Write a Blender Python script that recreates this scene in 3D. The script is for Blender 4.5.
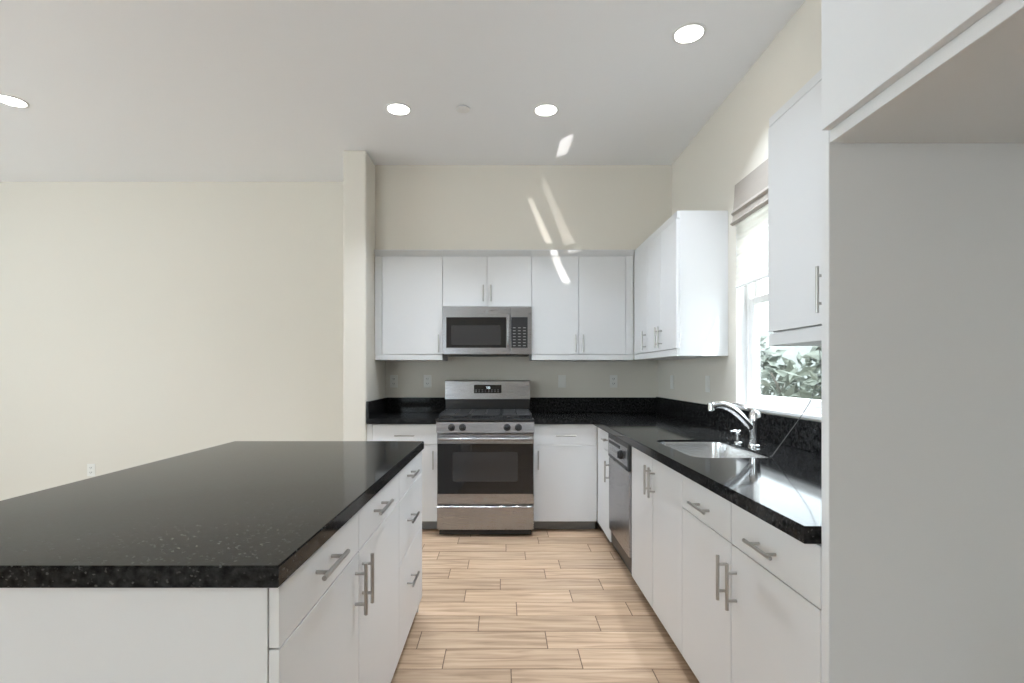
import bpy, bmesh, math, random
from mathutils import Vector, Matrix
random.seed(7)
for o in list(bpy.data.objects): bpy.data.objects.remove(o)
scn = bpy.context.scene
COL = scn.collection
PI = math.pi

# ------------------------------------------------------------------ camera
F = 520.0; VX, VY = 503.0, 373.0          # focal length and vanishing point in pixels of a 1024x683 frame
H = 1.28
cam = bpy.data.cameras.new('camera'); co = bpy.data.objects.new('camera', cam); COL.objects.link(co)
co.location = (0, 0, H); co.rotation_euler = (PI/2, 0, 0)
cam.sensor_width = 36; cam.lens = 36*F/1024
cam.shift_x = (512-VX)/1024; cam.shift_y = (VY-341.5)/1024
cam.clip_start = 0.02; cam.clip_end = 200
scn.camera = co

# ------------------------------------------------------------------ view, world, lights
vs = scn.view_settings
vs.view_transform = 'Standard'; vs.look = 'None'; vs.gamma = 1; vs.exposure = 0.08
vs.use_curve_mapping = False
W = bpy.data.worlds.new('sky'); scn.world = W; W.use_nodes = True
bg = W.node_tree.nodes['Background']; bg.inputs[0].default_value = (0.84, 0.92, 1.0, 1); bg.inputs[1].default_value = 7.5

def light(name, kind, loc, energy, rot=(0,0,0), color=(1,1,1), **kw):
    l = bpy.data.lights.new(name, kind); l.energy = energy; l.color = color
    for k, v in kw.items(): setattr(l, k, v)
    o = bpy.data.objects.new(name, l); COL.objects.link(o); o.location = loc; o.rotation_euler = rot
    return o
SUN = Vector((-.519, 1.0, -1.206)).normalized()
sun = light('sun', 'SUN', (0,0,8), 12.0, color=(.91,.95,1), angle=0.009)
sun.rotation_euler = SUN.to_track_quat('-Z', 'Y').to_euler()
# fill lamps added in the unseen openings of patio doors and living-room window
light('patio_door_fill', 'AREA', (-3.0, -3.62, 1.25), 8, (PI/2,0,0), (.78,.88,1), shape='RECTANGLE', size=2.4, size_y=2.4)
for yy, en in ((-1.1, 14), (1.9, 9)): light('aisle_fill', 'AREA', (.25, yy, 3.045), en, (0,0,0), (.80,.89,1), shape='DISK', size=.13, spread=math.radians(98))  # added fill lamps above the aisle, out of view and without fittings
light('living_window_fill', 'AREA', (-6.62, 1.2, 1.6), 30, (0,-PI/2,0), (.78,.88,1), shape='RECTANGLE', size=1.8, size_y=4.0)

# ------------------------------------------------------------------ materials
MATS = {}
def base_mat(name, color, rough=.5, metal=0, spec=.5):
    m = bpy.data.materials.new(name); m.use_nodes = True
    nt = m.node_tree; b = nt.nodes['Principled BSDF']
    b.inputs['Base Color'].default_value = (*color, 1); b.inputs['Roughness'].default_value = rough
    b.inputs['Metallic'].default_value = metal; b.inputs['Specular IOR Level'].default_value = spec
    MATS[name] = m
    return m, nt, b
def N(nt, t, **kw):
    n = nt.nodes.new(t)
    for k, v in kw.items(): setattr(n, k, v)
    return n
def noise_bump(nt, b, scale, strength, dist=.001, detail=3):
    tc = N(nt, 'ShaderNodeTexCoord'); nz = N(nt, 'ShaderNodeTexNoise'); nz.inputs['Scale'].default_value = scale; nz.inputs['Detail'].default_value = detail
    bp = N(nt, 'ShaderNodeBump'); bp.inputs['Strength'].default_value = strength; bp.inputs['Distance'].default_value = dist
    nt.links.new(tc.outputs['Object'], nz.inputs['Vector']); nt.links.new(nz.outputs['Fac'], bp.inputs['Height']); nt.links.new(bp.outputs[0], b.inputs['Normal'])
    return tc, nz
def ramp_color(nt, b, src, stops):
    r = N(nt, 'ShaderNodeValToRGB'); e = r.color_ramp.elements
    e[0].position, e[0].color = stops[0][0], (*stops[0][1], 1); e[1].position, e[1].color = stops[1][0], (*stops[1][1], 1)
    for p, c in stops[2:]:
        x = e.new(p); x.color = (*c, 1)
    nt.links.new(src, r.inputs[0]); nt.links.new(r.outputs[0], b.inputs['Base Color'])
    return r

m, nt, b = base_mat('cream_wall', (.735,.695,.62), .75, spec=.3); noise_bump(nt, b, 160, .12)
m, nt, b = base_mat('ceiling_paint', (.88,.89,.91), .85, spec=.2); noise_bump(nt, b, 120, .12)
m, nt, b = base_mat('white_lacquer', (.70,.70,.70), .38); noise_bump(nt, b, 30, .03)
m, nt, b = base_mat('cabinet_inside', (.70,.70,.70), .5); noise_bump(nt, b, 30, .03)
m, nt, b = base_mat('white_trim', (.80,.80,.79), .4); noise_bump(nt, b, 40, .03)
m, nt, b = base_mat('white_plastic', (.80,.79,.75), .35); noise_bump(nt, b, 60, .02)
m, nt, b = base_mat('dark_slot', (.03,.03,.03), .5); noise_bump(nt, b, 60, .02)
m, nt, b = base_mat('toe_kick_grey', (.25,.25,.255), .5); noise_bump(nt, b, 60, .05)
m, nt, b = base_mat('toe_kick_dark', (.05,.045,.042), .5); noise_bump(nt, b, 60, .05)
m, nt, b = base_mat('nickel', (.46,.445,.42), .3, 1); noise_bump(nt, b, 200, .05)
m, nt, b = base_mat('chrome', (.85,.85,.86), .07, 1); noise_bump(nt, b, 20, .01)
m, nt, b = base_mat('black_glass', (.012,.012,.013), .06); noise_bump(nt, b, 8, .01)
m, nt, b = base_mat('oven_window', (.035,.035,.037), .10); noise_bump(nt, b, 8, .01)
m, nt, b = base_mat('black_enamel', (.02,.02,.021), .25); noise_bump(nt, b, 60, .03)
m, nt, b = base_mat('cast_iron', (.025,.025,.026), .55); noise_bump(nt, b, 150, .3)
m, nt, b = base_mat('black_plastic', (.015,.015,.016), .4); noise_bump(nt, b, 100, .05)
m, nt, b = base_mat('grey_print', (.30,.30,.30), .5); noise_bump(nt, b, 100, .05)
m, nt, b = base_mat('grout', (.16,.11,.075), .9); noise_bump(nt, b, 200, .3)
m, nt, b = base_mat('shade_fabric', (.40,.36,.32), .9, spec=.1); noise_bump(nt, b, 500, .5)
m, nt, b = base_mat('cord_grey', (.12,.12,.115), .7); noise_bump(nt, b, 500, .3)
m, nt, b = base_mat('leaf', (.12,.135,.115), .7, spec=.2); noise_bump(nt, b, 60, .2)
m, nt, b = base_mat('bark', (.07,.065,.055), .9); noise_bump(nt, b, 60, .5)
m, nt, b = base_mat('stucco', (.20,.215,.20), .9); noise_bump(nt, b, 60, .6, .004)
m, nt, b = base_mat('gravel', (.45,.42,.38), .9); noise_bump(nt, b, 60, .8, .01)
# brushed stainless steel
m, nt, b = base_mat('stainless', (.37,.37,.385), .28, 1)
tc = N(nt,'ShaderNodeTexCoord'); mp = N(nt,'ShaderNodeMapping'); mp.inputs['Scale'].default_value = (3,3,600)
nz = N(nt,'ShaderNodeTexNoise'); nz.inputs['Scale'].default_value = 3
mr = N(nt,'ShaderNodeMapRange'); mr.inputs[3].default_value = .22; mr.inputs[4].default_value = .34
nt.links.new(tc.outputs['Object'], mp.inputs[0]); nt.links.new(mp.outputs[0], nz.inputs['Vector']); nt.links.new(nz.outputs['Fac'], mr.inputs[0]); nt.links.new(mr.outputs[0], b.inputs['Roughness'])
m, nt, b = base_mat('sink_steel', (.72,.72,.72), .25, 1); noise_bump(nt, b, 100, .03)
# polished black granite with fine flecks
m, nt, b = base_mat('granite', (.01,.01,.011), .07, spec=.085)
tc = N(nt,'ShaderNodeTexCoord')
v1 = N(nt,'ShaderNodeTexVoronoi'); v1.inputs['Scale'].default_value = 260; v1.inputs['Randomness'].default_value = 1
n1 = N(nt,'ShaderNodeTexNoise'); n1.inputs['Scale'].default_value = 60; n1.inputs['Detail'].default_value = 5
nt.links.new(tc.outputs['Object'], v1.inputs['Vector']); nt.links.new(tc.outputs['Object'], n1.inputs['Vector'])
sep = N(nt,'ShaderNodeSeparateColor'); nt.links.new(v1.outputs['Color'], sep.inputs[0])
r1 = N(nt,'ShaderNodeValToRGB'); r1.color_ramp.elements[0].position = .95; r1.color_ramp.elements[0].color = (0,0,0,1); r1.color_ramp.elements[1].position = 1.0; r1.color_ramp.elements[1].color = (.06,.06,.057,1)
r2 = N(nt,'ShaderNodeValToRGB'); r2.color_ramp.elements[0].position = .35; r2.color_ramp.elements[0].color = (.004,.004,.004,1); r2.color_ramp.elements[1].position = .75; r2.color_ramp.elements[1].color = (.035,.034,.034,1)
nt.links.new(sep.outputs[0], r1.inputs[0]); nt.links.new(n1.outputs['Fac'], r2.inputs[0])
ad = N(nt,'ShaderNodeMix', data_type='RGBA', blend_type='ADD'); ad.inputs[0].default_value = 1
nt.links.new(r1.outputs[0], ad.inputs[6]); nt.links.new(r2.outputs[0], ad.inputs[7]); nt.links.new(ad.outputs[2], b.inputs['Base Color'])
# wood-look planks; attribute 'tone' is one random number per plank
m, nt, b = base_mat('plank', (.6,.45,.3), .42)
at = N(nt,'ShaderNodeAttribute', attribute_name='tone'); tc = N(nt,'ShaderNodeTexCoord')
cmb = N(nt,'ShaderNodeCombineXYZ'); mu = N(nt,'ShaderNodeMath', operation='MULTIPLY'); mu.inputs[1].default_value = 37
nt.links.new(at.outputs['Fac'], mu.inputs[0]); nt.links.new(mu.outputs[0], cmb.inputs[0]); nt.links.new(mu.outputs[0], cmb.inputs[2])
va = N(nt,'ShaderNodeVectorMath', operation='ADD'); nt.links.new(tc.outputs['Object'], va.inputs[0]); nt.links.new(cmb.outputs[0], va.inputs[1])
mp = N(nt,'ShaderNodeMapping'); mp.inputs['Scale'].default_value = (1.6, 22, 1); nt.links.new(va.outputs[0], mp.inputs[0])
nz = N(nt,'ShaderNodeTexNoise'); nz.inputs['Scale'].default_value = 1.6; nz.inputs['Detail'].default_value = 6; nz.inputs['Distortion'].default_value = .6; nt.links.new(mp.outputs[0], nz.inputs['Vector'])
r = ramp_color(nt, b, nz.outputs['Fac'], [(.25,(.27,.17,.10)), (.75,(.64,.475,.33)), (.5,(.50,.345,.225))])
hs = N(nt,'ShaderNodeHueSaturation'); mr = N(nt,'ShaderNodeMapRange'); mr.inputs[3].default_value = .88; mr.inputs[4].default_value = 1.10
nt.links.new(at.outputs['Fac'], mr.inputs[0]); nt.links.new(mr.outputs[0], hs.inputs['Value']); nt.links.new(r.outputs[0], hs.inputs['Color']); nt.links.new(hs.outputs[0], b.inputs['Base Color'])
# clear window glass: see-through with a fresnel reflection
m = bpy.data.materials.new('window_glass'); m.use_nodes = True; nt = m.node_tree; nt.nodes.clear(); MATS['window_glass'] = m
out = N(nt,'ShaderNodeOutputMaterial'); mx = N(nt,'ShaderNodeMixShader'); tr = N(nt,'ShaderNodeBsdfTransparent'); gl = N(nt,'ShaderNodeBsdfGlossy'); fr = N(nt,'ShaderNodeFresnel')
tr.inputs[0].default_value = (.93,.95,.94,1); gl.inputs['Roughness'].default_value = .02
ge = N(nt,'ShaderNodeNewGeometry'); io = N(nt,'ShaderNodeMapRange'); io.inputs[3].default_value = 1.45; io.inputs[4].default_value = 1/1.45; nt.links.new(ge.outputs['Backfacing'], io.inputs[0]); nt.links.new(io.outputs[0], fr.inputs[0])
nt.links.new(fr.outputs[0], mx.inputs[0]); nt.links.new(tr.outputs[0], mx.inputs[1]); nt.links.new(gl.outputs[0], mx.inputs[2]); nt.links.new(mx.outputs[0], out.inputs[0])
# light-filtering cloth
m = bpy.data.materials.new('sheer_cloth'); m.use_nodes = True; nt = m.node_tree; nt.nodes.clear(); MATS['sheer_cloth'] = m
out = N(nt,'ShaderNodeOutputMaterial'); mx = N(nt,'ShaderNodeMixShader'); tl = N(nt,'ShaderNodeBsdfTranslucent'); df = N(nt,'ShaderNodeBsdfDiffuse')
tl.inputs[0].default_value = (.80,.78,.74,1); df.inputs[0].default_value = (.75,.73,.69,1); mx.inputs[0].default_value = .55
nt.links.new(df.outputs[0], mx.inputs[1]); nt.links.new(tl.outputs[0], mx.inputs[2]); nt.links.new(mx.outputs[0], out.inputs[0])
def emis(name, c, s):
    m, nt, b = base_mat(name, c, .4); b.inputs['Emission Color'].default_value = (*c,1); b.inputs['Emission Strength'].default_value = s
emis('lamp_glow', (1,.97,.92), 14); emis('clock_digits', (.75,.85,.9), 1.2)

# ------------------------------------------------------------------ mesh helpers
def bx(bm, x0, x1, y0, y1, z0, z1, bev=0, seg=1):
    t = bmesh.new()
    bmesh.ops.create_cube(t, size=1)
    for v in t.verts: v.co = Vector(((x0+x1)/2+v.co.x*(x1-x0), (y0+y1)/2+v.co.y*(y1-y0), (z0+z1)/2+v.co.z*(z1-z0)))
    if bev: bmesh.ops.bevel(t, geom=t.edges[:], offset=bev, segments=seg, affect='EDGES', profile=.5)
    me = bpy.data.meshes.new('tmp'); t.to_mesh(me); t.free(); bm.from_mesh(me); bpy.data.meshes.remove(me)
def tube(bm, pts, r, n=10, caps=True):
    pts = [Vector(p) for p in pts]; rr = r if isinstance(r, (list, tuple)) else [r]*len(pts)
    rings = []; prev = None
    for i, p in enumerate(pts):
        d = (pts[min(i+1, len(pts)-1)] - pts[max(i-1, 0)]).normalized()
        if prev is None:
            a = Vector((0,0,1)) if abs(d.z) < .9 else Vector((1,0,0))
            u = d.cross(a).normalized()
        else: u = (prev - d*prev.dot(d)).normalized()
        prev = u; w = d.cross(u)
        rings.append([bm.verts.new(p + (u*math.cos(2*PI*k/n) + w*math.sin(2*PI*k/n))*rr[i]) for k in range(n)])
    for a, c in zip(rings, rings[1:]):
        for k in range(n): bm.faces.new((a[k], a[(k+1)%n], c[(k+1)%n], c[k]))
    if caps: bm.faces.new(rings[0][::-1]); bm.faces.new(rings[-1])
def lathe(bm, prof, c=(0,0,0), axis='z', n=24):
    c = Vector(c); rings = []
    for r, h in prof:
        ring = []
        for k in range(n):
            a = 2*PI*k/n; x, y = r*math.cos(a), r*math.sin(a)
            p = Vector((x,y,h)) if axis == 'z' else Vector((x,-h,y)) if axis == '-y' else Vector((-h,x,y))
            ring.append(bm.verts.new(c+p))
        rings.append(ring)
    for a, d in zip(rings, rings[1:]):
        for k in range(n): bm.faces.new((a[k], a[(k+1)%n], d[(k+1)%n], d[k]))
    bm.faces.new(rings[0][::-1]); bm.faces.new(rings[-1])
def prism(bm, pts, z0, z1, axis='z'):      # polygon extruded along one axis; pts are the other two coordinates
    def P(a, b_, c): return (a, b_, c) if axis == 'z' else (a, c, b_) if axis == 'y' else (c, a, b_)
    lo = [bm.verts.new(P(a, b_, z0)) for a, b_ in pts]; hi = [bm.verts.new(P(a, b_, z1)) for a, b_ in pts]
    n = len(pts)
    bm.faces.new(lo[::-1]); bm.faces.new(hi)
    for k in range(n): bm.faces.new((lo[k], lo[(k+1)%n], hi[(k+1)%n], hi[k]))
def rrect(x0, x1, y0, y1, r, n=6):
    pts = []
    for cx, cy, a0 in ((x1-r,y1-r,0), (x0+r,y1-r,PI/2), (x0+r,y0+r,PI), (x1-r,y0+r,3*PI/2)):
        for k in range(n+1): pts.append((cx+r*math.cos(a0+PI/2*k/n), cy+r*math.sin(a0+PI/2*k/n)))
    return pts
def obj(name, bm, mat, parent=None, smooth=False, label=None, loc=None):
    bmesh.ops.recalc_face_normals(bm, faces=bm.faces[:])
    me = bpy.data.meshes.new(name); bm.to_mesh(me); bm.free()
    me.materials.append(MATS[mat])
    if smooth:
        for p in me.polygons: p.use_smooth = True
        try: me.set_sharp_from_angle(angle=math.radians(35))
        except Exception: pass
    o = bpy.data.objects.new(name, me); COL.objects.link(o)
    if parent: o.parent = parent
    if loc: o.location = loc
    if label: o['label'] = label
    return o
def tag(o, label, cat, group=None):
    o['label'] = label; o['category'] = cat
    if group: o['group'] = group
    return o
def thing(name, label, cat, loc=(0,0,0), rz=0, group=None):
    o = bpy.data.objects.new(name, None); COL.objects.link(o); o.empty_display_size = .1
    o.location = loc; o.rotation_euler = (0,0,rz)
    return tag(o, label, cat, group)
def struct(name, bm, mat, **kw):
    o = obj(name, bm, mat, **kw)
    if not o.parent: o['kind'] = 'structure'
    return o
def cut(o, makers):                          # real holes, cut once into the mesh
    for mk in makers:
        bm = bmesh.new(); mk(bm); c = obj('cutter', bm, 'white_trim'); c.location = o.location
        md = o.modifiers.new('b', 'BOOLEAN'); md.operation = 'DIFFERENCE'; md.solver = 'EXACT'; md.object = c
        dg = bpy.context.evaluated_depsgraph_get(); me = bpy.data.meshes.new_from_object(o.evaluated_get(dg))
        o.modifiers.clear(); o.data = me; bpy.data.objects.remove(c)
    return o
def B(*a, **k):
    bm = bmesh.new(); bx(bm, *a, **k); return bm

# ------------------------------------------------------------------ the room
XW, YB, ZC = 1.445, 4.84, 3.06               # right wall, far wall, ceiling
XL, YF = -6.5, -3.5
WY0, WY1, WZ0, WZ1 = 2.20, 3.22, 1.066, 2.43  # kitchen window opening
w = struct('wall_right', B(XW, XW+.14, YF-.15, YB+.15, 0, ZC+.1), 'cream_wall')
cut(w, [lambda bm: bx(bm, XW-.1, XW+.3, WY0, WY1, WZ0, WZ1)])
struct('wall_back', B(XL, XW-.0005, YB, YB+.15, 0, ZC+.1), 'cream_wall')
w = struct('wall_left', B(XL-.15, XL, YF-.15, YB+.15, 0, ZC+.1), 'cream_wall')
cut(w, [lambda bm: bx(bm, XL-.3, XL+.1, -.8, 3.2, .7, 2.5)])
w = struct('wall_front', B(XL, XW, YF-.15, YF, 0, ZC+.1), 'cream_wall')
cut(w, [lambda bm: bx(bm, -4.2, -1.8, YF-.3, YF+.1, .02, 2.45)])
struct('ceiling', B(XL, XW-.0005, YF, YB-.0005, ZC, ZC+.1), 'ceiling_paint')
SX0, SX1, SY = -1.277, -1.093, 4.15          # short wall that ends the kitchen on the left
struct('wall_kitchen_end', B(SX0, SX1, SY, YB-.0005, .0, ZC-.0005, bev=.012, seg=3), 'cream_wall')
SOFY = 4.45
struct('wall_over_cabinets', B(SX1+.0005, XW-.0005, SOFY, YB-.0005, 2.325, ZC-.0005), 'cream_wall')
for name, a in (('baseboard_back', (XL, SX0-.001, YB-.014, YB-.0005, 0.001, .09)), ('baseboard_left', (XL+.0005, XL+.014, YF+.02, YB-.016, 0.001, .09))):
    struct(name, B(*a, bev=.003), 'white_trim')
# floor of wood-look planks laid across the room
bm = bmesh.new(); struct('floor', B(XL-.15, XW+.14, YF-.15, YB+.15, -.1, -.002), 'grout')
PW, PL, PY0 = .1643, .61, 2.249
joints = {-1:(420,508), 0:(205,445), 1:(125,385), 2:(316,331), 3:(437,284), 4:(272,242), 5:(385,205), 6:(222,171), 7:(283,140), 8:(187,112), 9:(137,88), 10:(250,69)}
bm = bmesh.new(); lay = bm.faces.layers.float.new('tone')
k = -36
while PY0+k*PW < YB:
    y0 = PY0+k*PW; y1 = min(y0+PW, YB)
    if k in joints:
        zx, zy = joints[k]; d = F*H/(520+.3125*zy-VY); xj = (380+.3125*zx-VX)*d/F
    else: xj = random.random()*PL
    j = math.floor((XL-xj)/PL)
    while xj+j*PL < XW:
        xa = max(xj+j*PL, XL); xb = min(xj+(j+1)*PL, XW); j += 1
        if xb-xa < .02 or y1-max(y0,YF) < .02: continue
        n0 = len(bm.faces); g = .0022
        bx(bm, xa+g, xb-g, max(y0, YF)+g, y1-g, -.0019, 0, bev=.0008)
        bm.faces.ensure_lookup_table(); t = random.random()
        for f in bm.faces[n0:]: f[lay] = t
    k += 1
fl = bpy.data.objects['floor']
pl = obj('plank_tiles', bm, 'plank', fl)

# ------------------------------------------------------------------ kitchen window
bm = bmesh.new()
FX0, FX1 = XW+.06, XW+.125
def ring(bm, x0, x1, y0, y1, z0, z1, t, tb=None, bev=.003):
    tb = tb or t
    bx(bm, x0, x1, y0, y0+t, z0, z1, bev=bev); bx(bm, x0, x1, y1-t, y1, z0, z1, bev=bev)
    bx(bm, x0, x1, y0+t, y1-t, z0, z0+tb, bev=bev); bx(bm, x0, x1, y0+t, y1-t, z1-t, z1, bev=bev)
ring(bm, FX0, FX1, WY0+.001, WY1-.001, WZ0+.001, WZ1-.001, .045)
win = struct('window_1', bm, 'white_trim')
MR = 1.735
bm = bmesh.new(); ring(bm, FX0+.004, FX0+.036, WY0+.046, WY1-.046, WZ0+.046, MR, .038); obj('window_sash', bm, 'white_trim', win)
bm = bmesh.new(); ring(bm, FX0+.038, FX0+.062, WY0+.046, WY1-.046, MR-.035, WZ1-.046, .036); obj('window_sash', bm, 'white_trim', win)
obj('window_pane', B(FX0+.018, FX0+.022, WY0+.08, WY1-.08, WZ0+.08, MR-.034), 'window_glass', win)
obj('window_pane', B(FX0+.048, FX0+.052, WY0+.08, WY1-.08, MR-.005, WZ1-.08), 'window_glass', win)
for a in ((XW-.001, FX0-.001, WY1-.004, WY1-.0008, WZ0+.02, WZ1-.001), (XW-.001, FX0-.001, WY0+.0008, WY0+.004, WZ0+.02, WZ1-.001)): obj('window_reveal', B(*a), 'white_trim', win)
obj('window_sill', B(XW-.022, FX0-.001, WY0+.001, WY1-.001, WZ0-.006+.0065, WZ0+.019, bev=.003), 'white_trim', win)
# unseen glazed doors and living-room window, added to let in fill light
bm = bmesh.new()
for x0, x1 in ((-4.199,-3.02), (-2.98,-1.801)):
    bx(bm, x0, x0+.06, YF-.10, YF-.05, .021, 2.449); bx(bm, x1-.06, x1, YF-.10, YF-.05, .021, 2.449)
    bx(bm, x0+.06, x1-.06, YF-.10, YF-.05, .021, .12); bx(bm, x0+.06, x1-.06, YF-.10, YF-.05, 2.38, 2.449)
dr = struct('added_door', bm, 'white_trim')
for x0, x1 in ((-4.14,-3.08), (-2.92,-1.86)): obj('door_pane', B(x0, x1, YF-.078, YF-.072, .12, 2.38), 'window_glass', dr)
bm = bmesh.new(); ring(bm, XL-.10, XL-.05, -.799, 3.199, .701, 2.499, .05); bx(bm, XL-.10, XL-.05, 1.17, 1.23, .751, 2.449)
w2 = struct('added_window', bm, 'white_trim')
obj('window_pane', B(XL-.078, XL-.072, -.75, 1.17, .75, 2.45), 'window_glass', w2); obj('window_pane', B(XL-.078, XL-.072, 1.23, 3.15, .75, 2.45), 'window_glass', w2)

# ------------------------------------------------------------------ cabinets
def handle_bm(kind, a, b_, L, out=.031):
    """bar pull: kind v at x=a, z centre b_; kind h at x centre a, z=b_"""
    bm = bmesh.new(); r = .0058; q = L/2; s = L*.30
    if kind == 'v':
        tube(bm, [(a,-out,b_-q), (a,-out,b_+q)], r, 12)
        for z in (b_-s, b_+s): tube(bm, [(a,.001,z), (a,-out,z)], .0048, 10)
    else:
        tube(bm, [(a-q,-out,b_), (a+q,-out,b_)], r, 12)
        for x in (a-s, a+s): tube(bm, [(x,.001,b_), (x,-out,b_)], .0048, 10)
    return bm
def cabinet(name, label, origin, rz, w, z0, z1, depth, fronts, toe=None, top_rail=0, bottom_rail=0, group=None, stile=(0,0), cat='cabinet', open_top=False, crown=False):
    t = thing(name, label, cat, (origin[0], origin[1], 0 if toe else z0), rz, group)
    zb = 0 if toe else z0
    e = .0007; D0 = .021
    bm = bmesh.new(); T = .018
    if open_top:
        bx(bm, e, T, D0, depth, z0-zb, z1-zb); bx(bm, w-T, w-e, D0, depth, z0-zb, z1-zb)
        bx(bm, T, w-T, D0, depth, z0-zb, z0-zb+T); bx(bm, T, w-T, depth-T, depth, z0-zb+T, z1-zb); bx(bm, T, w-T, D0, D0+.015, z0-zb+T, z1-zb-.12)
    else: bx(bm, e, w-e, D0, depth, z0-zb, z1-zb, bev=.001)
    obj('carcass', bm, 'white_lacquer', t)
    if top_rail and crown:
        bm = bmesh.new(); prism(bm, [(.0205,z1-top_rail-zb),(.016,z1-top_rail-zb),(-.030,z1-.006-zb),(-.030,z1-zb-.0005),(.0205,z1-zb-.0005)], e, w-e, 'x'); obj('crown_rail', bm, 'white_lacquer', t)
    elif top_rail: obj('top_rail', B(e, w-e, .004, D0-.0003, z1-top_rail-zb, z1-zb-.0005, bev=.0015), 'white_lacquer', t)
    if bottom_rail: obj('bottom_rail', B(e, w-e, .004, D0-.0003, z0-zb+.0005, z0+bottom_rail-zb, bev=.0015), 'white_lacquer', t)
    for s, (a, b_) in (('l', (0, stile[0])), ('r', (w-stile[1], w))):
        if b_-a > 0: obj('filler_strip', B(a+e, b_-e, .002, D0-.0003, z0+bottom_rail-zb+.001, z1-top_rail-zb-.001, bev=.0015), 'white_lacquer', t)
    if toe: obj('toe_kick', B(e, w-e, toe[0], toe[0]+.018, .001, z0-.0005), toe[1], t)
    for f in fronts:
        kind, x0, x1, a, c, hk = f; g = .0016
        d = obj(kind, B(x0+g, x1-g, 0, D0-.0003, a+g-zb, c-g-zb, bev=.0016, seg=2), 'white_lacquer', t)
        if hk: obj('handle', handle_bm(hk[0], hk[1], hk[2]-zb, hk[3]), 'nickel', d, smooth=True)
    return t
BZ0, BZ1, SPL, CT = .088, .871, .716, .915    # base cabinets bottom/top, drawer split, worktop height
RX0, RX1 = -.519, .243                        # range
BY = 4.17                                     # back base cabinet face
# back wall base cabinets
w = (RX0-.004)-(SX1+.001)
cabinet('base_cabinet', 'white base cabinet with one drawer left of the range', (SX1+.001, BY), 0, w, BZ0, BZ1, .64,
        [('drawer', .045, w, SPL-.013, BZ1-.002, ('h', .045+(w-.045)/2, .780, .16)), ('door', .045, w, BZ0, SPL-.013, ('v', w-.035, .585, .15))], toe=(.09,'toe_kick_grey'), stile=(.045,0))
w = .7555-(RX1+.004)
cabinet('base_cabinet', 'white base cabinet with one drawer right of the range', (RX1+.004, BY), 0, w, BZ0, BZ1, .64,
        [('drawer', 0, w-.001, SPL-.013, BZ1-.002, ('h', w/2, .780, .16)), ('door', 0, w-.001, BZ0, SPL-.013, ('v', .035, .585, .15))], toe=(.09,'toe_kick_grey'))
# right-hand run (local x runs towards the camera)
XF = .755; RZ = -PI/2; DEP = XW-.002-XF
cabinet('base_cabinet', 'narrow white corner base cabinet between the back run and the dishwasher', (XF, 4.166), RZ, 4.166-3.662, BZ0, BZ1, DEP,
        [('drawer', .274, .504, SPL, BZ1-.002, ('h', .389, .795, .10)), ('door', .274, .504, BZ0, SPL, ('v', .470, .58, .15))], toe=(.06,'toe_kick_dark'), stile=(.273,0))
cabinet('sink_cabinet', 'white sink base cabinet with two full-height doors and no drawer', (XF, 3.052), RZ, 3.052-2.194, BZ0, BZ1, DEP,
        [('door', 0, .427, BZ0, BZ1-.002, ('v', .393, .735, .15)), ('door', .431, .858, BZ0, BZ1-.002, ('v', .465, .735, .15))], toe=(.06,'toe_kick_dark'), open_top=True)
cabinet('base_cabinet', 'white base cabinet with two drawers over two doors beside the tall panel', (XF, 2.192), RZ, 2.192-1.236, BZ0, BZ1, DEP,
        [('drawer', 0, .469, SPL, BZ1-.002, ('h', .24, .775, .155)), ('drawer', .471, .956, SPL, BZ1-.002, ('h', .705, .777, .155)),
         ('door', 0, .469, BZ0, SPL, ('v', .437, .590, .15)), ('door', .471, .956, BZ0, SPL, ('v', .510, .588, .15))], toe=(.06,'toe_kick_dark'))
# island (local x runs away from the camera)
IX, IY0, IY1 = -.431, 1.0, 2.772
ISP = .747
ISD = .60
cabinet('island_cabinet', 'white island cabinet with one drawer and door nearest the camera', (IX, IY0+.019), PI/2, 1.555-IY0-.019, BZ0, BZ1, ISD,
        [('drawer', -.018, .536, ISP, BZ1-.002, ('h', .235, .820, .18)), ('door', -.018, .536, BZ0, ISP, ('v', .498, .650, .15))], toe=(.06,'toe_kick_dark'))
cabinet('island_cabinet', 'white island cabinet with one drawer and door in the middle of the island', (IX, 1.556), PI/2, .600, BZ0, BZ1, ISD,
        [('drawer', 0, .600, ISP, BZ1-.002, ('h', .235, .820, .18)), ('door', 0, .600, BZ0, ISP, ('v', .036, .652, .15))], toe=(.06,'toe_kick_dark'))
cabinet('island_cabinet', 'white island cabinet with a stack of three drawers facing the range', (IX, 2.157), PI/2, IY1-2.157, BZ0, BZ1, ISD,
        [('drawer', 0, .615, ISP, BZ1-.002, ('h', .23, .818, .16)), ('drawer', 0, .615, .475, ISP, ('h', .23, .618, .16)), ('drawer', 0, .615, BZ0, .475, ('h', .23, .335, .16))], toe=(.06,'toe_kick_dark'))
tag(obj('end_panel', B(-1.43, IX-.022, IY0, IY0+.0185, .002, BZ1, bev=.0012), 'white_lacquer'), 'wide plain white panel closing the near end of the island', 'panel')
tag(obj('end_panel', B(-1.43, IX-.022, IY1+.001, IY1+.0175, .002, BZ1, bev=.0012), 'white_lacquer'), 'plain white panel closing the far end of the island towards the range', 'panel')
tag(obj('back_panel', B(-1.43, -1.412, IY0+.020, IY1, .002, BZ1, bev=.0012), 'white_lacquer'), 'plain white panel along the living room side of the island', 'panel')

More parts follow.
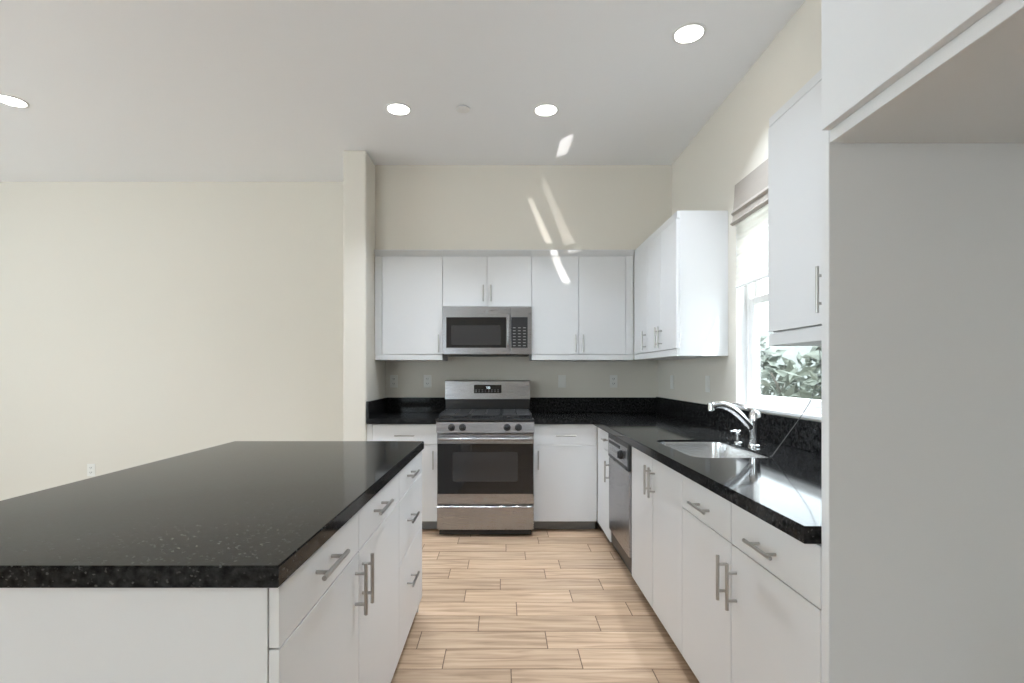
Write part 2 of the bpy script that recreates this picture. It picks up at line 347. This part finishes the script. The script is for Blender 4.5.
# upper cabinets
UY = 4.42; UZ0, UZ1 = 1.390, 2.322; DB, DT = 1.437, 2.272; UD = YB-.001-UY
def px2x(x, d): return (x-VX)*d/F
x0 = SX1+.003; x1 = px2x(442.6, UY); w = x1-x0
cabinet('wall_cabinet', 'white single-door wall cabinet left of the microwave', (x0, UY), 0, w, UZ0, UZ1, UD,
        [('door', .062, w, DB, DT, ('v', w-.032, 1.53, .15))], top_rail=.048, bottom_rail=.045, stile=(.060,0), crown=True)
xa = x1; xb = px2x(531.7, UY); w = xb-xa
cabinet('wall_cabinet', 'short white two-door wall cabinet directly above the microwave', (xa, UY), 0, w, 1.842, UZ1, UD,
        [('door', 0, w/2, 1.844, DT, ('v', w/2-.032, 1.955, .14)), ('door', w/2, w, 1.844, DT, ('v', w/2+.032, 1.955, .14))], top_rail=.048, crown=True)
XU = 1.112
x2 = xb; w = XU-.001-x2; m1 = px2x(578.7,UY)-x2; m2 = px2x(625.6,UY)-x2
cabinet('wall_cabinet', 'white two-door wall cabinet right of the microwave', (x2, UY), 0, w, UZ0, UZ1, UD,
        [('door', 0, m1, DB, DT, ('v', m1-.03, 1.53, .15)), ('door', m1, m2, DB, DT, ('v', m1+.035, 1.53, .15))], top_rail=.048, bottom_rail=.045, stile=(0, w-m2), crown=True)
UD2 = XW-.001-XU
cabinet('wall_cabinet', 'white single-door wall cabinet on the right wall in the far corner', (XU, UY-.002), RZ, UY-.002-4.011, UZ0, UZ1, UD2,
        [('door', .068, .407, DB, DT, ('v', .370, 1.53, .15))], top_rail=.048, bottom_rail=.045, stile=(.066,0))
cabinet('wall_cabinet', 'white two-door wall cabinet on the right wall between corner and window', (XU, 4.010), RZ, 4.010-3.334, UZ0, UZ1, UD2,
        [('door', 0, .338, DB, DT, ('v', .305, 1.53, .15)), ('door', .338, .676, DB, DT, ('v', .372, 1.53, .15))], top_rail=.048, bottom_rail=.045)
XU2 = 1.085
cabinet('wall_cabinet', 'white wall cabinet on the near side of the window with one tall handle showing', (XU2, 2.13), RZ, 2.13-1.236, UZ0, UZ1, XW-.001-XU2,
        [('door', 0, .447, DB+.008, DT+.01, ('v', .385, 1.56, .155)), ('door', .447, .894, DB+.008, DT+.01, ('v', .485, 1.56, .155))], top_rail=.036, bottom_rail=.050)

# refrigerator surround: tall side panels with a cabinet across the top
t = thing('refrigerator_surround', 'tall white refrigerator alcove with overhead cabinet at the right edge', 'cabinet', (XF, 1.235, 0), RZ)
Wf = .98
obj('side_panel', B(.001, .030, .0, DEP, .002, 2.46, bev=.0015), 'white_lacquer', t)
obj('side_panel', B(Wf-.030, Wf, .002, DEP, .002, 2.46, bev=.0015), 'white_lacquer', t)
obj('overhead_box', B(.0305, Wf-.0305, .001, DEP, 1.812, 2.46, bev=.001), 'white_lacquer', t)
for a, c in ((.033, Wf/2-.001), (Wf/2+.001, Wf-.033)):
    d = obj('door', B(a, c, -.0195, .0005, 1.840, 2.458, bev=.0016, seg=2), 'white_lacquer', t)

# ------------------------------------------------------------------ worktops
GT = .0425
def top_slab(pts, holes=()):
    bm = bmesh.new(); prism(bm, pts, CT-GT, CT)
    es = [e for e in bm.edges if abs(e.verts[0].co.z-e.verts[1].co.z) < 1e-6]
    bmesh.ops.bevel(bm, geom=es, offset=.003, segments=2, affect='EDGES')
    o = obj('worktop', bm, 'granite')
    return cut(o, holes) if holes else o
IT = tag(top_slab([(-1.438,.983),(-.424,.983),(-.424,2.79),(-1.438,2.79)]), 'large polished black granite worktop on the white island', 'worktop')
IT.name = 'island_worktop'
BYC = 4.142
SH = .022; ST = 1.053
L = tag(top_slab([(SX1+.001,BYC),(RX0-.003,BYC),(RX0-.003,YB-.001),(SX1+.001,YB-.001)]), 'short black granite worktop left of the range', 'worktop')
bm = bmesh.new(); bx(bm, SX1+.001, RX0-.003, YB-.001-SH, YB-.001, CT+.0005, ST, bev=.0015); bx(bm, SX1+.001, SX1+.001+SH, SY-.005, YB-.0015-SH, CT+.0005, ST, bev=.0015)
obj('backsplash', bm, 'granite', L)
SK = (.820, 1.185, 2.235, 2.84)
def sinkhole(bm): prism(bm, rrect(*SK, .07, 8), .8, 1.0)
R = tag(top_slab([(.716,1.237),(XW-.001,1.237),(XW-.001,YB-.001),(RX1+.003,YB-.001),(RX1+.003,BYC),(.716,BYC)], [sinkhole]), 'long black granite worktop with the sink under the window', 'worktop')
# the slab's near end passes in front of the tall panel by a finger's width
bm = bmesh.new(); bx(bm, RX1+.003, XW-.002-SH, YB-.001-SH, YB-.001, CT+.0005, ST, bev=.0015); obj('backsplash', bm, 'granite', R)
bm = bmesh.new(); bx(bm, XW-.001-SH, XW-.001, 1.237, YB-.001, CT+.0005, ST+.006, bev=.0015); obj('backsplash', bm, 'granite', R)

# sink bowl
bm = bmesh.new()
prof = [(-.0015, CT-.012), (-.0025, CT-.011), (-.006, CT-.030), (-.010, .74), (-.028, .715), (-.10, .708)]
rings = []
for off, z in prof:
    pts = rrect(SK[0]-off, SK[1]+off, SK[2]-off, SK[3]+off, max(.07+off, .02), 8)
    rings.append([bm.verts.new((x, y, z)) for x, y in pts])
for a, c in zip(rings, rings[1:]):
    for k in range(len(a)): bm.faces.new((a[k], a[(k+1)%len(a)], c[(k+1)%len(a)], c[k]))
bm.faces.new(rings[-1])
for f in bm.faces: f.normal_update()
me_sink = obj('kitchen_sink', bm, 'sink_steel', smooth=True)
md = me_sink.modifiers.new('thickness', 'SOLIDIFY'); md.thickness = .0012; md.offset = -1
tag(me_sink, 'stainless steel undermount sink bowl set into the black granite worktop', 'sink')
bm = bmesh.new(); lathe(bm, [(.045,0),(.045,.002),(.03,.003),(.028,.001)], (1.005,2.52,.7105), n=28); obj('drain', bm, 'chrome', me_sink, smooth=True)

# faucet
fx, fy = 1.252, 2.586
t = thing('kitchen_faucet', 'chrome single-lever kitchen faucet with a long arched spout behind the sink', 'faucet', (fx, fy, CT+.0006))
bm = bmesh.new(); lathe(bm, [(.030,0),(.030,.006),(.024,.012),(.0235,.10),(.027,.118),(.0285,.15),(.024,.168),(.012,.178),(.002,.180)], n=28); obj('body', bm, 'chrome', t, smooth=True)
bm = bmesh.new()
P = []
for i in range(15):
    s = i/14
    P.append((-.015-.205*s, -.012*s, .092+.115*math.sin(s*PI*.62)+.0*s))
rad = [.017+.003*math.sin(PI*min(1, i/14)) for i in range(15)]
tube(bm, P, rad, 14)
obj('spout', bm, 'chrome', t, smooth=True)
bm = bmesh.new(); e = P[-1]; lathe(bm, [(.013,-.022),(.0165,-.018),(.0165,.014),(.012,.02)], (e[0]-.002, e[1], e[2]), n=20); obj('spray_head', bm, 'chrome', t, smooth=True)
bm = bmesh.new(); tube(bm, [(0,0,.172),(-.02,.012,.186),(-.06,.035,.206),(-.085,.05,.212)], [.010,.009,.0065,.005], 10); obj('lever', bm, 'chrome', t, smooth=True)
t = thing('soap_dispenser', 'small chrome soap dispenser standing beside the faucet', 'soap dispenser', (1.222, 2.70, CT+.0006))
bm = bmesh.new(); lathe(bm, [(.021,0),(.021,.005),(.013,.009),(.012,.04),(.015,.045),(.015,.062),(.010,.070)], n=20); obj('body', bm, 'chrome', t, smooth=True)
bm = bmesh.new(); tube(bm, [(0,0,.056),(-.02,-.004,.064),(-.045,-.009,.060)], [.008,.007,.005], 10); obj('nozzle', bm, 'chrome', t, smooth=True)

# ------------------------------------------------------------------ dishwasher
DWW = 3.658-3.056
t = thing('dishwasher', 'stainless dishwasher with a black-framed control panel in the right-hand run', 'dishwasher', (XF, 3.658, 0), RZ)
obj('tub', B(.003, DWW-.003, .021, .60, .10, .868), 'black_enamel', t)
obj('door', B(.006, DWW-.006, -.012, .0205, .19, .695, bev=.004, seg=2), 'stainless', t)
cp = obj('control_panel', B(.004, DWW-.004, -.016, .0205, .699, .862, bev=.006, seg=2), 'black_plastic', t)
obj('fascia', B(.03, DWW-.03, -.019, -.0162, .722, .832, bev=.001), 'stainless', cp)
bm = bmesh.new(); lathe(bm, [(.027,0),(.027,.012),(.023,.020)], (.44,-.0195,.775), '-y', 24); bx(bm, .437, .443, -.047, -.038, .755, .795); obj('dial', bm, 'black_plastic', cp, smooth=True)
bm = bmesh.new()
for i in range(5): bx(bm, .08+i*.055, .118+i*.055, -.0225, -.0192, .758, .772, bev=.001)
obj('buttons', bm, 'grey_print', cp)
obj('vent', B(.06, .38, -.0225, -.0192, .800, .820, bev=.001), 'black_plastic', cp)
obj('lower_panel', B(.006, DWW-.006, .006, .0205, .10, .186, bev=.002), 'black_plastic', t)
obj('toe_kick', B(.006, DWW-.006, .060, .078, .002, .099), 'black_plastic', t)

# ------------------------------------------------------------------ range
RY = 4.05
t = thing('gas_range', 'freestanding stainless gas range with black oven door between the base cabinets', 'range', ((RX0+RX1)/2, RY, 0))
hw = (RX1-RX0)/2
bm = bmesh.new(); bx(bm, -hw, hw, .045, .64, .05, .905, bev=.002)
obj('body', bm, 'stainless', t)
obj('shadow_gap_strip', B(-hw+.02, hw-.02, .03, .044, .014, .0565), 'black_plastic', t)  # black strip standing in for the shadow gap under the range
for x in (-hw+.05, hw-.05):
    for y in (.10, .60):
        bm = bmesh.new(); lathe(bm, [(.02,0.001),(.02,.012),(.012,.014),(.012,.049)], (x,y,0), n=14)
        obj('foot', bm, 'black_plastic', t, smooth=True)
obj('storage_drawer', B(-hw+.004, hw-.004, 0, .044, .057, .240, bev=.006, seg=3), 'stainless', t)
dr_ = obj('oven_door', B(-hw+.003, hw-.003, .006, .044, .256, .805, bev=.004, seg=2), 'stainless', t)
gp = obj('door_glass', B(-hw+.008, hw-.008, .0015, .0058, .337, .729, bev=.001), 'black_glass', dr_)
bm = bmesh.new(); prism(bm, rrect(-.255,.255,.435,.665,.02), -.0003, .0014, 'y'); obj('viewing_window', bm, 'oven_window', dr_)
# bowed handle
bm = bmesh.new(); P = []; rr = []
for i in range(17):
    s = -1+i/8; P.append((s*(hw-.03), -.016-.034*(1-s*s*s*s), .770+.0*s)); rr.append(.0125)
tube(bm, P, rr, 12)
for x in (-hw+.03, hw-.03): bx(bm, x-.014, x+.014, -.022, .0058, .756, .784, bev=.003)
obj('handle', bm, 'stainless', dr_, smooth=True)
bm = bmesh.new(); lathe(bm, [(.011,0),(.011,.0015),(.009,.002)], (0,.0055,.296), '-y', 24); bd = obj('badge', bm, 'grey_print', dr_)
bm = bmesh.new()
prism(bm, [(-.028,.818),(-.002,.898),(.045,.905),(.045,.812)], -hw, hw, 'x')
pn = obj('knob_panel', bm, 'stainless', t)
kz = H-(427.3-VY)/(F/RY)
for kx in (451.5, 462.5, 507, 518.4):
    x = px2x(kx, RY-.02)-(RX0+RX1)/2
    bm = bmesh.new(); lathe(bm, [(.027,0),(.027,.010),(.022,.014),(.019,.030),(.015,.033)], (0,0,0), '-y', 22); bx(bm, -.0025, .0025, -.036, -.02, -.016, .016)
    k = obj('knob', bm, 'black_plastic', t, smooth=True, loc=(x, -.018, kz)); k.rotation_euler = (-.31, 0, 0)
# cooktop
obj('cooktop', B(-hw-.001, hw+.001, -.004, .60, .9055, .921, bev=.004, seg=2), 'black_enamel', t)
for bx_, by_ in ((-.22,.15),(.22,.15),(-.22,.45),(.22,.45),(0,.30)):
    bm = bmesh.new(); lathe(bm, [(.048,.9215),(.048,.929),(.036,.931),(.034,.940),(.030,.942)], (bx_,by_,0), n=24); obj('burner', bm, 'cast_iron', t, smooth=True)
for cx in (-.245, 0, .245):
    bm = bmesh.new(); g = .121; z0, z1 = .945, .958; b_ = .006
    for x in (cx-g+b_, cx+g-b_-.0): bx(bm, x-b_, x+b_, .03, .57, z0, z1, bev=.002)
    for y in (.036, .30, .564): bx(bm, cx-g, cx+g, y-b_, y+b_, z0, z1, bev=.002)
    bx(bm, cx-b_, cx+b_, .04, .56, z0, z1, bev=.002)
    for y in (.15,.45): bx(bm, cx-g, cx+g, y-b_, y+b_, z0, z1, bev=.002)
    for x in (cx-g+b_, cx+g-b_):
        for y in (.036,.30,.564): bx(bm, x-b_, x+b_, y-b_, y+b_, .9215, z0)
    obj('grate', bm, 'cast_iron', t)
# backguard
bm = bmesh.new(); bx(bm, -hw+.002, hw-.002, .605, .66, .9057, 1.05, bev=.003); obj('rear_panel', bm, 'black_enamel', t)
bm = bmesh.new(); prism(bm, [(.590,1.048),(.600,1.205),(.608,1.213),(.66,1.213),(.66,1.048)], -hw+.001, hw-.001, 'x'); bg_ = obj('backguard', bm, 'stainless', t)
dx0, dx1 = px2x(474,4.64)-(RX0+RX1)/2, px2x(501.4,4.64)-(RX0+RX1)/2
def on_guard(z): return .590+.010*(z-1.048)/.157
dp = obj('display', B(dx0, dx1, .588, .600, 1.100, 1.175, bev=.002), 'black_glass', bg_)
bm = bmesh.new()
def seg7(bm, x, z, w, h, y, segs, axis=1):
    t_ = w*.22
    R_ = {'a':(x,x+w,z+h-t_,z+h),'g':(x,x+w,z+h/2-t_/2,z+h/2+t_/2),'d':(x,x+w,z,z+t_),'f':(x,x+t_,z+h/2,z+h),'b':(x+w-t_,x+w,z+h/2,z+h),'e':(x,x+t_,z,z+h/2),'c':(x+w-t_,x+w,z,z+h/2)}
    for s in segs: a = R_[s]; bx(bm, a[0], a[1], y-.0008, y, a[2], a[3])
cxm = (dx0+dx1)/2
for i, s in enumerate(('abc','abgcd','abgcd')): seg7(bm, cxm-.016+i*.014, 1.140, .009, .018, .5878, s)
obj('clock', bm, 'clock_digits', dp)
bm = bmesh.new()
for i in range(8):
    for z in (1.110, 1.126):
        bx(bm, dx0+.012+i*.028, dx0+.026+i*.028, .5870, .5878, z, z+.005)
obj('key_print', bm, 'grey_print', dp)

# ------------------------------------------------------------------ microwave
MY = 4.375; mx0, mx1 = px2x(443.1, MY), px2x(531.8, MY)
mx0, mx1 = xa+.003, xb-.003
mc = (mx0+mx1)/2; mw = (mx1-mx0)/2; MZ0, MZ1 = 1.430, 1.838
t = thing('microwave', 'over-the-range stainless microwave with black door glass under the short wall cabinet', 'microwave', (mc, MY, MZ0)); mh = MZ1-MZ0
obj('body', B(-mw, mw, .030, YB-.002-MY, .012, mh, bev=.002), 'stainless', t)
obj('underside_vent', B(-mw+.02, mw-.02, .04, .40, .0, .0115), 'black_plastic', t)
def mz(y): return H+(VY-y)*MY/F-MZ0
def mxx(x): return px2x(x, MY)-mc
fd = obj('door', B(-mw, mxx(509.2)+.012, 0, .0295, .006, mh, bev=.005, seg=3), 'stainless', t)
obj('door_glass', B(mxx(446.3), mxx(506.2), -.002, -.0002, mz(347.8), mz(317.2), bev=.001), 'black_glass', fd)
bm = bmesh.new(); prism(bm, rrect(mxx(451.2), mxx(500.6), mz(345), mz(325.5), .008), -.0032, -.0021, 'y'); obj('viewing_window', bm, 'oven_window', fd)
bm = bmesh.new(); P = []
for i in range(13):
    s = -1+i/6; P.append((mxx(508.3), -.012-.026*(1-s**4), (mz(348)+mz(317))/2+s*.128))
tube(bm, P, .009, 12)
for s in (-1,1): bx(bm, mxx(508.3)-.008, mxx(508.3)+.008, -.018, .0005, (mz(348)+mz(317))/2+s*.128-.010, (mz(348)+mz(317))/2+s*.128+.010, bev=.002)
obj('handle', bm, 'stainless', fd, smooth=True)
cp = obj('control_panel', B(mxx(509.2)+.014, mw, 0, .0295, .006, mh, bev=.005, seg=3), 'stainless', t)
kp = obj('keypad', B(mxx(510.6)+.006, mxx(527.6), -.002, -.0002, mz(347.8), mz(317.2), bev=.001), 'black_plastic', cp)
bm = bmesh.new(); kx0, kx1 = mxx(510.6)+.02, mxx(527.6)-.014
for r_ in range(7):
    for c_ in range(3):
        x = kx0+c_*(kx1-kx0-.024)/2; z = mz(346)+r_*.025
        bx(bm, x, x+.022, -.0026, -.0021, z, z+.006)
obj('key_print', bm, 'grey_print', kp)
bm = bmesh.new(); lathe(bm, [(.012,0),(.012,.0015),(.010,.002)], (mxx(487),-.0002,mz(312)), '-y', 24); obj('badge', bm, 'grey_print', fd)

# ------------------------------------------------------------------ outlets and switches
def plate(label, loc, rz, kind='outlet'):
    t = thing('wall_'+kind, label, kind, loc, rz, None)
    obj('cover_plate', B(-.036, .036, -.006, -.0005, -.058, .058, bev=.002, seg=2), 'white_plastic', t)
    if kind == 'outlet':
        for z in (-.022, .022):
            bm = bmesh.new(); prism(bm, rrect(-.017,.017,z-.014,z+.014,.008), -.0085, -.0062, 'y'); s = obj('socket', bm, 'white_plastic', t)
            bm = bmesh.new(); bx(bm, -.009, -.006, -.0092, -.0086, z-.004, z+.008); bx(bm, .006, .009, -.0092, -.0086, z-.004, z+.008); bx(bm, -.002, .002, -.0092, -.0086, z-.011, z-.007); obj('slots', bm, 'dark_slot', s)
    else: obj('rocker', B(-.017, .017, -.009, -.0062, -.033, .033, bev=.002), 'white_plastic', t)
oz = H-8.3/(F/YB)
plate('white outlet on the back wall close to the short end wall', (px2x(394,YB), YB, oz), 0)
plate('white outlet on the back wall just left of the range backguard', (px2x(427.5,YB), YB, oz), 0)
plate('white rocker switch on the back wall just right of the range', (px2x(562,YB), YB, oz), 0, 'switch')
plate('white outlet on the back wall near the right corner', (px2x(613.5,YB), YB, oz), 0)
plate('white rocker switch on the right wall nearest the corner', (XW, XW*F/(672.3-VX), oz), RZ, 'switch')
plate('white rocker switch on the right wall close to the window', (XW, XW*F/(708-VX), oz), RZ, 'switch')
plate('white outlet low on the living room wall beyond the island', (px2x(91.5,YB), YB, H-97/(F/YB)), 0)

# ------------------------------------------------------------------ ceiling fittings
for lab, px, py in (('round recessed ceiling light nearest the short end wall', 398.5, 109), ('round recessed ceiling light above the range side of the aisle', 546, 110),
                    ('round recessed ceiling light close to the right wall, nearest the camera', 689, 33.5), ('round recessed ceiling light over the living room at the left edge', 12, 101)):
    d = (ZC-H)*F/(VY-py); x = px2x(px, d)
    t = thing('recessed_light', lab, 'ceiling light', (x, d, ZC), 0, 'recessed ceiling lights')
    bm = bmesh.new(); n = 32; prf = [(.086,-.0005),(.086,-.004),(.080,-.006),(.072,-.005),(.070,-.0005)]
    rg = [[bm.verts.new((r_*math.cos(2*PI*k/n), r_*math.sin(2*PI*k/n), h_)) for k in range(n)] for r_, h_ in prf]
    for i in range(5):
        a, c = rg[i], rg[(i+1)%5]
        for k in range(n): bm.faces.new((a[k], a[(k+1)%n], c[(k+1)%n], c[k]))
    obj('trim_ring', bm, 'white_trim', t, smooth=True)
    bm = bmesh.new(); lathe(bm, [(.0695,-.0008),(.0695,-.0030),(.066,-.0038)], n=32); obj('lamp_face', bm, 'lamp_glow', t)
    light('recessed_lamp', 'AREA', (x, d, ZC-.012), 10.5 if px > 100 else 4, (0,0,0), (.80,.89,1), shape='DISK', size=.13, spread=math.radians(98))
d = (ZC-H)*F/(VY-108)
t = thing('sprinkler_cover', 'small flat white round sprinkler cover on the ceiling between two lights', 'sprinkler cover', (px2x(463,d), d, ZC))
bm = bmesh.new(); lathe(bm, [(.030,-.0005),(.030,-.008)], n=28); obj('collar', bm, 'toe_kick_grey', t, smooth=True)
bm = bmesh.new(); lathe(bm, [(.046,-.0085),(.046,-.011),(.040,-.013)], n=28); obj('cover_disc', bm, 'white_trim', t, smooth=True)

# ------------------------------------------------------------------ window shade and its cord
t = thing('window_shade', 'taupe roman shade with a sheer cream lower part hanging in the kitchen window', 'window shade', (XW-.012, (WY0+WY1)/2, 0))
hy = (WY1-WY0)/2-.004
bm = bmesh.new()
def sheet(bm, prof, y0, y1, th=.003, ny=1, wav=None):
    rows = []
    for j in range(ny+1):
        y = y0+(y1-y0)*j/ny
        rows.append([bm.verts.new((x+(wav(y,z) if wav else 0), y, z)) for x, z in prof] + [bm.verts.new((x+th+(wav(y,z) if wav else 0), y, z)) for x, z in prof[::-1]])
    for a, c in zip(rows, rows[1:]):
        n = len(a)
        for k in range(n): bm.faces.new((a[k], a[(k+1)%n], c[(k+1)%n], c[k]))
    bm.faces.new(rows[0]); bm.faces.new(rows[-1][::-1])
sheet(bm, [(0,WZ1+.01),(-.004,2.36),(-.010,2.285),(-.024,2.262),(-.012,2.250)], -hy, hy, .004)
obj('valance', bm, 'shade_fabric', t)
bm = bmesh.new(); sheet(bm, [(.004,2.30),(-.010,2.262),(-.016,2.215),(-.030,2.200),(-.016,2.188),(.004,2.20)], -hy, hy, .004); obj('folded_fabric', bm, 'shade_fabric', t)
bm = bmesh.new(); pr = [(.012,2.29)]
for i in range(24): pr.append((.010+(.004 if i%2 else -.003), 2.27-i*.0195))
pr.append((.010,1.815)); sheet(bm, pr, -hy, hy, .0015, 24, lambda y,z: .003*math.sin(y*9+z*14)); obj('sheer_panel', bm, 'sheer_cloth', t)
obj('bottom_bar', B(.004, .020, -hy, hy, 1.803, 1.817, bev=.003), 'white_trim', t)
bm = bmesh.new(); cd = [(1.399,2.32,2.30),(1.398,2.315,1.80),(1.399,2.307,1.50),(1.402,2.306,1.41),(1.400,2.29,1.28),(1.345,2.28,1.15),(1.30,2.275,1.085),(1.17,2.262,.9185),(1.155,2.25,.9185)]
tube(bm, cd, .0016, 8); tag(obj('shade_cord', bm, 'cord_grey', smooth=True), 'thin grey shade cord slanting down from the window onto the worktop', 'cord')

# ------------------------------------------------------------------ outside the kitchen window
struct('ground', B(XW+.2, 14, -6, 16, -.3, -.2), 'gravel')
fw = struct('garden_wall', B(4.2, 4.4, -3, 16, -.199, 1.95), 'stucco')
def shrub(label, loc, n, hgt, rad):
    t = thing('garden_shrub', label, 'shrub', loc, 0, 'shrubs outside the kitchen window')
    bm = bmesh.new()
    for i in range(7):
        a = random.random()*2*PI; tube(bm, [(0,0,0), (.3*rad*math.cos(a),.3*rad*math.sin(a),hgt*.5), (.7*rad*math.cos(a),.7*rad*math.sin(a),hgt*.9)], [.018,.012,.004], 6)
    obj('stems', bm, 'bark', t)
    bm = bmesh.new()
    for i in range(n):
        a = random.random()*2*PI; z = .1+random.random()*.95; rr_ = rad*(random.random()**.5)*math.sin(PI*min(.97,max(.12,z*.9)))
        c = Vector((rr_*math.cos(a), rr_*math.sin(a), z*hgt)); d = Vector((random.gauss(0,1), random.gauss(0,1), random.gauss(.2,.7))).normalized()
        s = d.cross(Vector((random.gauss(0,1), random.gauss(0,1), random.gauss(0,1)))).normalized(); u = d.cross(s)
        L_ = .11+random.random()*.08; w_ = L_*.22
        q = [c, c+d*L_*.45+s*w_, c+d*L_, c+d*L_*.45-s*w_]; mid = c+d*L_*.5-u*.008
        vs_ = [bm.verts.new(p) for p in q]; vm = bm.verts.new(mid)
        for k in range(4): bm.faces.new((vs_[k], vs_[(k+1)%4], vm))
    obj('foliage', bm, 'leaf', t)
shrub('leafy green garden shrub behind the window glass, nearer the faucet', (2.75, 5.9, -.2), 1100, 1.75, .70)
shrub('leafy green garden shrub behind the window glass, nearer the wall cabinet', (2.8, 4.3, -.2), 1100, 1.65, .75)

# ------------------------------------------------------------------ added patterned spot lamp imitating sun reflected off the polished worktop
def add_glint_spot():
    src = Vector((.98, 3.15, .93))
    tgt = Vector((.40, SOFY, 2.6))
    o = light('glint_spot', 'SPOT', src, 170, color=(1,.97,.93), spot_size=math.radians(75), spot_blend=.1, shadow_soft_size=.004)
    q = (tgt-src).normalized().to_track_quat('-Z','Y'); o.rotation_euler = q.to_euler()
    inv = q.to_matrix().inverted()
    def uv(p):
        l = inv @ (Vector(p)-src); return Vector((l.x/-l.z, l.y/-l.z))
    def wall(px, py, d=SOFY): return ((px-VX)*d/F, d, H+(VY-py)*d/F)
    def ceil(px, py):
        d = (ZC-H)*F/(VY-py); return ((px-VX)*d/F, d, ZC)
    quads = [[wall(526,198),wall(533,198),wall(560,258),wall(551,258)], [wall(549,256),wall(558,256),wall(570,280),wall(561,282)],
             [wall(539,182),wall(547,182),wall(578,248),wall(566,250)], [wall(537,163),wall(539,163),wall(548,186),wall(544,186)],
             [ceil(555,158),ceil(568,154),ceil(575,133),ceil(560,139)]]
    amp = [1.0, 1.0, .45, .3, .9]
    l = o.data; l.use_nodes = True; nt = l.node_tree; em = nt.nodes['Emission']
    tc = N(nt,'ShaderNodeTexCoord'); sp = N(nt,'ShaderNodeSeparateXYZ'); nt.links.new(tc.outputs['Normal'], sp.inputs[0])
    def M(op, a, b_=None, c=None):
        n = N(nt,'ShaderNodeMath', operation=op)
        for i, v in enumerate((a,b_,c)):
            if v is None: continue
            if isinstance(v, (int,float)): n.inputs[i].default_value = v
            else: nt.links.new(v, n.inputs[i])
        return n.outputs[0]
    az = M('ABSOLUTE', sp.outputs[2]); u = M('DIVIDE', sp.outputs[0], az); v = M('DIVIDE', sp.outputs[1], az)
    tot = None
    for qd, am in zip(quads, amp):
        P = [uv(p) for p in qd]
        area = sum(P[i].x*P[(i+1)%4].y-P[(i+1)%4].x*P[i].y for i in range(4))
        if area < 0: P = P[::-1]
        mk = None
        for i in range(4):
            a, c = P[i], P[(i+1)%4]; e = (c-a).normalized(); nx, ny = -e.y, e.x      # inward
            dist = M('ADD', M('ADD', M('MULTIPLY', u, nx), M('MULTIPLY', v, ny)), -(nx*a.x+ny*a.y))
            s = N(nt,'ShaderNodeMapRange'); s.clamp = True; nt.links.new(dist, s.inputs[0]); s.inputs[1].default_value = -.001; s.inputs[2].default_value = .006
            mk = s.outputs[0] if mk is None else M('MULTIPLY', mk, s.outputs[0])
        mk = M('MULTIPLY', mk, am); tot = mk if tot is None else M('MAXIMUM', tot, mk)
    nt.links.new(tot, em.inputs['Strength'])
add_glint_spot()
